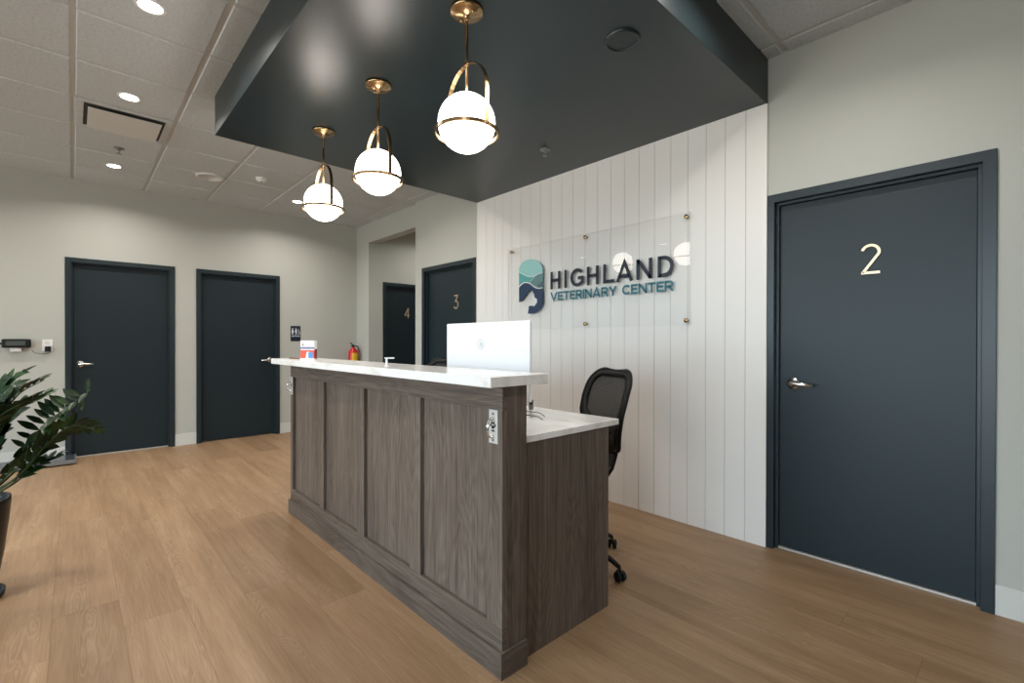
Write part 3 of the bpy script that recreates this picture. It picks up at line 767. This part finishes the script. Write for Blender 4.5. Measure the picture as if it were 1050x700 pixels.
# RESTROOM in small capitals
rw = 'RESTROOM'; cw, ch_, st = .0105, .017, .0028
for i, c_ in enumerate(rw):
    a = -.052 + i * .0132; z0_ = -.045; P = lambda u, v: (a + u * cw, z0_ + v * ch_)
    G = {'R': [[P(0, 0), P(0, 1), P(.85, 1), P(.95, .75), P(.85, .5), P(0, .5)], [P(.5, .5), P(1, 0)]], 'E': [[P(1, 1), P(0, 1), P(0, 0), P(1, 0)], [P(0, .5), P(.8, .5)]],
         'S': [[P(1, .95), P(.3, 1), P(.05, .75), P(.95, .3), P(.7, 0), P(0, .05)]], 'T': [[P(0, 1), P(1, 1)], [P(.5, 1), P(.5, 0)]],
         'O': [[P(.5, 1), P(0, .75), P(0, .25), P(.5, 0), P(1, .25), P(1, .75), P(.5, 1)]], 'M': [[P(0, 0), P(0, 1), P(.5, .4), P(1, 1), P(1, 0)]]}[c_]
    for s_ in G: stroke(m, s_, st, d0, d1)
m.build('lettering', M['signwhite'], rs, local=True)

# ------------------------------------------------------------------ CEILING FIXTURES
def downlight(x, y, label, power=30, first=[None]):
    g = 'recessed ceiling downlights'
    if first[0] is None:
        t_ = thing('recessed_downlight', label, 'ceiling light', (x, y, ZC - .0072), group=g)
        m = MB(); m.lathe([(.070, 0), (.070, -.003), (.060, -.006), (.053, -.004), (.053, -.001)], 36, cap=False); m.build('trim_ring', M['white'], t_, local=True)
        m = MB(); m.lathe([(0, -.0025), (.053, -.0025)], 36, cap=False); m.build('lens', M['lens'], t_, local=True)
        first[0] = t_
    else: t_ = dup(first[0], (x, y, ZC - .0072), label)
    ld = bpy.data.lights.new('downlight_lamp', 'AREA'); ld.shape = 'DISK'; ld.size = .10; ld.energy = power; ld.color = (1, .955, .89); ld.spread = math.radians(150)
    lo = bpy.data.objects.new('downlight_lamp', ld); COL.objects.link(lo); lo.location = (x, y, ZC - .016)
    return t_
PW = 15
downlight(-3.12, .30, 'round recessed ceiling light at the top edge of the picture', PW)
downlight(-4.38, .30, 'round recessed ceiling light just above the square air diffuser', PW)
downlight(-6.20, .30, 'round recessed ceiling light nearest the wall above the left door', PW)
downlight(-6.20, 2.07, 'round recessed ceiling light beside the farthest pendant', PW)
downlight(-4.38, 2.07, 'round recessed ceiling light hidden past the end of the dark bulkhead', PW)
for i, (x, y) in enumerate([(-.68, .30), (-.68, 2.12), (-6.2, -1.5), (-4.38, -1.5), (-2.5, -1.5), (-5.2, -3.4), (-2.5, -3.4), (-5.2, -5.6), (-3.0, -5.6)]):
    downlight(x, y, 'ceiling light out of view, %d cm from back wall, %d cm from left wall' % (100 * (YB - y), 100 * (x - XL)), 8 if (x > -1 and y == .30) else PW)
downlight(-5.9, 4.2, 'unseen ceiling light added in the hallway to brighten the wall by door 4', 9)  # unseen lamp, put in to lift the hallway wall to mid-grey

# square plaque diffuser in the tile x -5.25..-4.64, y 0..0.6
df = thing('air_diffuser', 'square white air diffuser set in the ceiling between two downlights', 'vent', (-4.93, .304, ZC))
m = MB()
for a, b, c, d_ in ((-.296, -.245, -.296, .296), (.245, .296, -.296, .296)): m.box((a, c, -.010), (b, d_, -.0005))
for a, b, c, d_ in ((-.245, .245, -.296, -.245), (-.245, .245, .245, .296)): m.box((a, c, -.010), (b, d_, -.0005))
m.build('outer_frame', M['tile'], df, local=True, bevel=.002)
m = MB(); m.box((-.245, -.245, -.0078), (.245, .245, -.0072)); m.build('dark_throat', M['dark'], df, local=True)
m = MB(); m.box((-.222, -.222, -.034), (.222, .222, -.028)); 
for sx in (-1, 1):
    for sy in (-1, 1): m.box((sx * .15 - .006, sy * .15 - .006, -.028), (sx * .15 + .006, sy * .15 + .006, -.0078))
m.build('plaque', M['off'], df, local=True, bevel=.002)

sp = thing('fire_sprinkler', 'small metal sprinkler head on the tiled ceiling beyond the diffuser', 'sprinkler', (-5.60, .308, ZC - .007), group='ceiling sprinkler heads')
m = MB(); m.lathe([(0, 0), (.040, 0), (.038, -.006), (.014, -.008), (.010, -.024), (0, -.024)], 24, cap=False); m.build('escutcheon', M['grey'], sp, local=True)
m = MB(); m.tube([(-.010, 0, -.020), (-.014, 0, -.034), (-.006, 0, -.048)], .003, 8); m.tube([(.010, 0, -.020), (.014, 0, -.034), (.006, 0, -.048)], .003, 8); m.lathe([(0, -.048), (.018, -.048), (.018, -.051), (0, -.051)], 20, cap=False)
m.build('deflector', M['grey'], sp, local=True)
dup(sp, (-2.500, 2.665, ZS + .0005), 'small pale sprinkler head on the underside of the dark bulkhead')
m = MB(); m.lathe([(0, -.004), (.098, -.004), (.102, -.016), (.122, -.014), (.130, -.006), (.130, 0)], 40, cap=False)
tag(m.build('ceiling_speaker', M['off'], org=(0, 0, 0)), 'round white flush ceiling speaker between pendants and diffuser', 'speaker')
bpy.data.objects['ceiling_speaker'].location = (-5.90, 1.075, ZC - .007)
sd = thing('smoke_detector', 'small white smoke detector on the ceiling tile beside the round speaker', 'smoke detector', (-5.587, 1.490, ZC - .007))
m = MB(); m.lathe([(0, -.040), (.030, -.040), (.046, -.028), (.052, -.012), (.056, -.010), (.056, 0)], 32, cap=False); m.build('housing', M['white'], sd, local=True)
m = MB(); m.lathe([(0, -.0435), (.010, -.0435), (.012, -.040)], 16, cap=False); m.build('sensor', M['dark'], sd, local=True)
cc = thing('ceiling_cover_plate', 'round dark cover plate flush under the dark bulkhead', 'cover plate', (-1.338, 1.975, ZS))
m = MB(); m.lathe([(.072, -.002), (.074, -.010), (.082, -.012), (.088, -.004), (.088, 0)], 40, cap=False); m.build('rim', M['soffit'], cc, local=True)
m = MB(); m.lathe([(0, -.004), (.072, -.004)], 40, cap=False); m.build('disc', M['soffit_lid'], cc, local=True)

# ------------------------------------------------------------------ ITEMS ON THE COUNTER
cd = thing('brochure_holder', 'small white and red brochure box standing on the far end of the counter', 'brochure', (-3.44, 1.215, CT), math.radians(34))
m = MB(); m.box((-.056, 0, 0), (.056, .030, .138)); m.build('box', M['cardwhite'], cd, local=True)
m = MB(); m.box((-.056, -.0008, .012), (.056, 0, .070), 0); m.box((-.056, -.0008, .078), (.056, 0, .092), 1); m.prism([(-.016, .004), (.020, .004), (.016, .058), (-.004, .058)], -.0016, -.0009, 'xz', 2)
m.prism([(.010, .012), (.046, .012), (.044, .056), (.008, .054)], -.0022, -.0016, 'xz', 3); m.box((.0561, 0, .008), (.0567, .030, .078), 4)
m.prism([(-.040, .100), (-.032, .100), (-.032, .116), (-.040, .116)], -.0008, 0, 'xz', 4)
m.build('printed_front', [M['cardred'], M['cardgrey'], M['cardwhite'], M['cardblue'], M['carddark']], cd, local=True)
m = MB(); m.tube([(-.07, 0, 0), (.05, .03, 0)], .005, 8); m.tube([(.05, .03, 0), (.062, .033, 0)], [.005, .001], 8)
pn = m.build('pen', M['tan']); pn.location = (-3.70, 1.20, CT + .005); tag(pn, 'brown pen lying on the counter left of the brochure box', 'pen')
st = thing('phone_stand', 'small white bent stand on the counter in front of door 4', 'stand', (-2.285, 1.215, CT), math.radians(47))
m = MB(); m.lathe([(0, 0), (.014, 0), (.012, .004), (.0055, .006), (.0055, .040)], 20, cap=False); m.build('post', M['white'], st, local=True)
m = MB(); m.box((-.010, -.009, .040), (.040, .009, .047)); m.build('arm', M['white'], st, local=True, bevel=.002)

# worktop items
gl = thing('eyeglasses', 'pair of thin dark eyeglasses lying on the lower worktop', 'glasses', (-1.705, 1.615, LT), math.radians(-52))
m = MB()
for s in (-1, 1): m.tube([(s * .034 + .024 * math.cos(a), .0, .022 + .018 * math.sin(a)) for a in [2 * PI * k / 20 for k in range(20)]], .0016, 6, closed=True)
m.tube([(-.012, 0, .026), (0, -.003, .030), (.012, 0, .026)], .0016, 6); m.build('rims', M['black'], gl, local=True)
for s in (-1, 1):
    m = MB(); m.tube([(s * .058, 0, .028), (s * .060, .05, .027), (s * .058, .11, .020), (s * .056, .135, .004)], .0018, 6); m.build('temple', M['black'], gl, local=True)
gb = thing('card_reader', 'small upright grey device at the back edge of the lower worktop', 'device', (-1.868, 1.88, LT), math.radians(40))
m = MB(); m.box((-.012, -.011, 0), (.012, .011, .055)); m.build('housing', M['grey'], gb, local=True, bevel=.004)
m = MB(); m.box((-.009, -.0125, .028), (.009, -.0111, .048)); m.build('screen', M['lcd'], gb, local=True)

# ------------------------------------------------------------------ LEFT WALL ITEMS
sc_ = thing('pet_scale', 'low dark walk-on pet scale on the floor by the left door', 'scale', (-6.82, -.53, 0))
m = MB(); m.box((-6.990, -1.10, .014), (-6.655, .022, .050)); m.build('platform', M['scale_edge'], sc_, bevel=.003)
m = MB(); m.box((-6.975, -1.085, .0502), (-6.67, .007, .054)); m.build('rubber_mat', M['scale_top'], sc_, bevel=.001)
for x in (-6.95, -6.70):
    for y in (-1.05, -.03):
        m = MB(); m.lathe([(0, 0), (.02, 0), (.02, .014), (0, .014)], 16, 0, T(x, y, 0), cap=False); m.build('foot', M['rubber'], sc_)
ds = thing('scale_display', 'black scale readout mounted on the grey wall above the plant', 'display', (XL, -.425, 1.25), PI / 2)
m = MB(); m.box((-.105, -.065, -.042), (.105, -.018, .048)); m.build('housing', M['black'], ds, local=True, bevel=.014, seg=3)
m = MB(); m.box((-.075, -.0665, -.018), (.065, -.0652, .028)); m.build('readout', M['lcd'], ds, local=True)
m = MB(); m.box((-.040, -.018, -.030), (.040, 0, .030)); m.build('bracket', M['gasket'], ds, local=True)
m = MB(); m.box((-.045, -.040, -.082), (.035, 0, -.0425)); m.build('wall_clip', M['white'], ds, local=True, bevel=.003)
m = MB(); m.tube([(-.115, -.042, .0), (-.105, -.042, .0)], .012, 10); m.build('side_knob', M['black'], ds, local=True)
ol = thing('power_outlet', 'white wall outlet left of the nearest dark door', 'outlet', (XL, -.202, 1.232), PI / 2)
m = MB(); m.box((-.040, -.005, -.062), (.040, 0, .062)); m.build('cover_plate', M['white'], ol, local=True, bevel=.002)
for z in (.026, -.026):
    m = MB(); m.box((-.017, -.0062, z - .015), (.017, -.0051, z + .015)); m.build('socket', M['off'], ol, local=True, bevel=.0004)
pa = thing('power_adapter', 'black plug-in power adapter on the outlet with a thin cord to the scale readout', 'adapter', (XL, -.196, 1.196), PI / 2)
m = MB(); m.box((-.024, -.050, -.030), (.024, -.0064, .026)); m.build('adapter_body', M['black'], pa, local=True, bevel=.004)
m = MB(); m.tube([(0, -.03, -.030), (-.004, -.03, -.050), (-.03, -.018, -.056), (-.09, -.012, -.046), (-.112, -.018, -.030), (-.120, -.030, -.012)], .0022, 8); m.build('cord', M['black'], pa, local=True)

fe = thing('fire_extinguisher', 'red fire extinguisher with yellow label in the corner by the hallway opening', 'fire extinguisher', (-6.878, 3.105, .735))
m = MB(); m.lathe([(0, 0), (.066, 0), (.072, .012), (.072, .37), (.060, .415), (.026, .445), (.022, .46), (0, .46)], 28, 0, cap=False); m.build('cylinder', M['red'], fe, local=True)
m = MB(); m.add([(.0732 * math.cos(math.radians(a)), .0732 * math.sin(math.radians(a)), z) for a in range(-40, 71, 10) for z in (.24, .372)], [(2 * i, 2 * i + 2, 2 * i + 3, 2 * i + 1) for i in range(11)], 0, True); m.build('label_band', M['yellow'], fe, local=True)
m = MB(); m.lathe([(.0732, .14), (.0732, .232)], 28, 0, cap=False); m.build('label_lower', M['cardwhite'], fe, local=True)
m = MB(); m.lathe([(.018, .455), (.020, .475), (.014, .495), (0, .495)], 16, cap=False); m.tube([(0, 0, .488), (.035, -.045, .515), (.05, -.07, .520)], .008, 8); m.tube([(0, 0, .475), (.035, -.05, .478)], .007, 8); m.build('valve_handle', M['black'], fe, local=True)
m = MB(); m.tube([(.01, .01, .48), (.055, .045, .47), (.072, .058, .40), (.070, .058, .25), (.068, .056, .12)], .010, 10); m.build('hose', M['rubber'], fe, local=True)
m = MB(); m.box((-.1298, -.02, .28), (-.073, .02, .34)); m.build('wall_bracket', M['black'], fe, local=True)

# ------------------------------------------------------------------ POTTED PLANT
pt = thing('potted_plant', 'glossy dark green leafy plant in a tall black pot at the left edge', 'plant', (-3.483, -.417, 0))
m = MB(); m.lathe([(0, .03), (.125, .03), (.135, .05), (.160, .22), (.178, .38), (.186, .475), (.186, .495), (.174, .495), (.168, .465), (.165, .45), (0, .45)], 48, cap=False); m.build('pot', M['gloss'], pt, local=True)
m = MB(); m.lathe([(0, 0), (.152, 0), (.162, .010), (.165, .032), (.158, .032), (.150, .016), (0, .016)], 48, cap=False); m.build('saucer', M['gloss'], pt, local=True)
m = MB(); m.lathe([(0, .470), (.1, .466), (.167, .456)], 32, cap=False); m.build('soil', M['soil'], pt, local=True)
def bez(p, n):
    """smooth path through points (Catmull-Rom)"""
    p = [Vector(q) for q in p]; P = [p[0] * 2 - p[1]] + p + [p[-1] * 2 - p[-2]]; out = []
    for i in range(1, len(P) - 2):
        for k in range(n):
            t_ = k / n; a, b, c, d_ = P[i - 1:i + 3]
            out.append(.5 * ((2 * b) + (c - a) * t_ + (2 * a - 5 * b + 4 * c - d_) * t_ * t_ + (3 * b - a - 3 * c + d_) * t_ ** 3))
    return out + [p[-1]]
def leaf(m, base, direction, normal, L, W, curl=.12):
    d = direction.normalized(); n_ = (normal - d * normal.dot(d)).normalized(); s = d.cross(n_)
    st_ = [(0, .02), (.18, .62), (.42, 1.0), (.68, .80), (.88, .38), (1.0, .02)]
    vs, fs = [], []
    for t_, w in st_:
        c = base + d * (L * t_) - n_ * (curl * L * t_ * t_)
        for k, up in ((-1, .16), (0, 0), (1, .16)): vs.append(c + s * (k * w * W / 2) + n_ * (up * w * W))
    for i in range(len(st_) - 1):
        for k in (0, 1): a = i * 3 + k; fs.append((a, a + 1, a + 4, a + 3))
    m.add(vs, fs, 1, True)
def frond(path, n, L, W, start=.38, spread=52, lift=.25, seed=0, planar=None, side2=None):
    rnd = random.Random(seed); m = MB()
    pts = bez(path, 8); N = len(pts)
    m.tube(pts, [.0075 * (1 - .75 * i / (N - 1)) for i in range(N)], 7, 0)
    for k in range(n):
        t_ = start + (1 - start) * (k + .3) / n
        i = min(N - 2, int(t_ * (N - 1))); fr = t_ * (N - 1) - i
        p = pts[i].lerp(pts[i + 1], fr); d = (pts[i + 1] - pts[i]).normalized()
        side = planar if planar is not None else d.cross(Vector((0, 0, 1)))
        if side.length < .2: side = Vector((.7, .7, 0))
        side = (side - d * side.dot(d)).normalized(); nrm = side.cross(d).normalized()
        if nrm.z < 0: nrm = -nrm
        for s in (-1, 1):
            a = math.radians(spread + rnd.uniform(-10, 10))
            if k == n - 1: a *= .5
            dr = d * math.cos(a) + side * (s * math.sin(a)) + nrm * (lift + rnd.uniform(-.12, .12))
            if side2 is not None and s < 0: dr = Vector(side2) + d * .5 + Vector((rnd.uniform(-.2, .2), rnd.uniform(-.2, .2), rnd.uniform(-.2, .2)))
            sz = (.75 + .45 * math.sin(PI * min(1, (k + 1.2) / (n + .8)))) * rnd.uniform(.9, 1.1)
            leaf(m, p, dr, nrm + Vector((rnd.uniform(-.25, .25), rnd.uniform(-.25, .25), 0)), L * sz, W * sz, rnd.uniform(.05, .2))
    return m.build('frond', [M['stalk'], M['leaf']], pt)
Cx, Cy = -3.483, -.417
def W3(*p): return [(Cx + .03 * random.uniform(-1, 1), Cy + .03 * random.uniform(-1, 1), .49)] + list(p)
zup = Vector((.0, .55, .85))
# fronds reaching into the picture (to the right of the pot)
UPL = Vector((-.46, -.50, .73))
frond([(Cx + .05, Cy + .06, .49), (-3.40, -.215, .66), (-3.44, -.115, .835), (-3.46, -.030, .915), (-3.48, .070, 1.010)], 12, .098, .030, .34, 88, .0, 1, UPL, (.55, -.45, -.55))
frond([(Cx + .06, Cy + .04, .49), (-3.36, -.210, .60), (-3.40, -.110, .735), (-3.43, -.010, .825), (-3.45, .095, .790)], 12, .080, .040, .30, 56, .15, 2, Vector((.45, -.25, .45)))
frond([(Cx, Cy + .04, .49), (-3.42, -.310, .78), (-3.44, -.285, .95), (-3.46, -.245, 1.055), (-3.48, -.175, 1.115)], 9, .080, .048, .35, 48, .3, 3)
frond([(Cx + .07, Cy + .05, .49), (-3.38, -.235, .56), (-3.42, -.145, .63), (-3.45, -.055, .675)], 9, .075, .036, .38, 52, .2, 4)
frond([(Cx + .02, Cy + .03, .49), (-3.42, -.285, .72), (-3.42, -.255, .90), (-3.42, -.215, 1.00)], 9, .085, .048, .35, 50, .3, 5)
frond([(Cx + .08, Cy + .02, .49), (-3.34, -.260, .60), (-3.32, -.195, .70), (-3.32, -.150, .76)], 8, .078, .046, .35, 52, .25, 9)
frond([(Cx + .03, Cy + .08, .49), (-3.44, -.235, .60), (-3.48, -.155, .70), (-3.52, -.095, .78)], 8, .078, .044, .35, 55, .2, 19)
frond([(Cx + .05, Cy, .49), (-3.36, -.300, .68), (-3.34, -.265, .82), (-3.33, -.235, .90)], 8, .082, .048, .35, 52, .3, 21)
# the rest of the crown
for k in range(13):
    a = math.radians(95 + k * 26 + random.uniform(-8, 8)) ; hgt = random.uniform(.42, .66); rr = random.uniform(.22, .42)
    if k >= 11: a = math.radians(20 + 35 * (k - 11)); rr = .12; hgt = .62
    dx, dy = -math.cos(a), -math.sin(a)
    frond(W3((Cx + dx * rr * .3, Cy + dy * rr * .3, .49 + hgt * .45), (Cx + dx * rr * .65, Cy + dy * rr * .65, .49 + hgt * .85), (Cx + dx * rr, Cy + dy * rr, .49 + hgt)), 10, .082, .043, .28, 50, .3, 30 + k)

# ------------------------------------------------------------------ LIGHT FROM OUTSIDE
w = bpy.data.worlds.new('overcast_sky'); SC.world = w; w.use_nodes = True
nt = w.node_tree; nt.nodes.clear()
bg = nt.nodes.new('ShaderNodeBackground'); ow = nt.nodes.new('ShaderNodeOutputWorld')
gt = nt.nodes.new('ShaderNodeTexCoord'); sx = nt.nodes.new('ShaderNodeSeparateXYZ'); rp = nt.nodes.new('ShaderNodeValToRGB')
nt.links.new(gt.outputs['Generated'], sx.inputs[0]); nt.links.new(sx.outputs[2], rp.inputs[0])
rp.color_ramp.elements[0].position = 0.0; rp.color_ramp.elements[0].color = (.50, .52, .52, 1)
rp.color_ramp.elements[1].position = 0.06; rp.color_ramp.elements[1].color = (.67, .85, 1.0, 1)
nt.links.new(rp.outputs[0], bg.inputs[0]); bg.inputs[1].default_value = 14.0
nt.links.new(bg.outputs[0], ow.inputs[0])
def portal(loc, rot, sx_, sy_):
    ld = bpy.data.lights.new('window_portal', 'AREA'); ld.shape = 'RECTANGLE'; ld.size = sx_; ld.size_y = sy_; ld.cycles.is_portal = True
    o = bpy.data.objects.new('window_portal', ld); COL.objects.link(o); o.location = loc; o.rotation_euler = rot
for a, b, za, zb in WF: portal(((a + b) / 2, YFR - .12, (za + zb) / 2), (PI / 2, 0, PI), b - a, zb - za)
for a, b, za, zb in WR: portal(((a + b) / 2, YR - .12, (za + zb) / 2), (PI / 2, 0, PI), b - a, zb - za)
for a, b, za, zb in WL: portal((XL - .12, (a + b) / 2, (za + zb) / 2), (PI / 2, 0, PI / 2), b - a, zb - za)
for o in list(COL.objects):
    if o.type == 'LIGHT' and o.name.startswith('window_portal'):
        # area lights shine along local -Z: aim them into the room
        d = Vector((0, 1, 0)) if min(abs(o.location.y - (YFR - .12)), abs(o.location.y - (YR - .12))) < .01 else Vector((1, 0, 0))
        o.rotation_euler = (-d).to_track_quat('Z', 'Y').to_euler()
# ------------------------------------------------------------------ CAMERA
cam = bpy.data.cameras.new('camera'); co = bpy.data.objects.new('camera', cam); COL.objects.link(co)
yaw, pitch, roll = 0.8228, -0.0041, 0.0015
fw = Vector((-math.sin(yaw), math.cos(yaw), 0)); r = Vector((math.cos(yaw), math.sin(yaw), 0)); u = Vector((0, 0, 1))
fw, u = fw * math.cos(pitch) + u * math.sin(pitch), u * math.cos(pitch) - fw * math.sin(pitch)
r, u = r * math.cos(roll) + u * math.sin(roll), u * math.cos(roll) - r * math.sin(roll)
m4 = Matrix(((r.x, u.x, -fw.x, 0), (r.y, u.y, -fw.y, 0), (r.z, u.z, -fw.z, 1.2743), (0, 0, 0, 1)))
co.matrix_world = m4
cam.sensor_width = 36; cam.lens = 36 * 484.75 / 1050; cam.shift_y = (352.54 - 350) / 1050; cam.clip_start = .05
SC.camera = co
SC.view_settings.view_transform = 'Standard'; SC.view_settings.look = 'None'; SC.view_settings.gamma = 1; SC.view_settings.use_curve_mapping = False
SC.view_settings.exposure = 0.06
cy = SC.cycles; cy.use_denoising = True; cy.max_bounces = 10; cy.diffuse_bounces = 6; cy.glossy_bounces = 4; cy.transparent_max_bounces = 12
cy.sample_clamp_indirect = 20
cy.caustics_reflective = False; cy.caustics_refractive = False
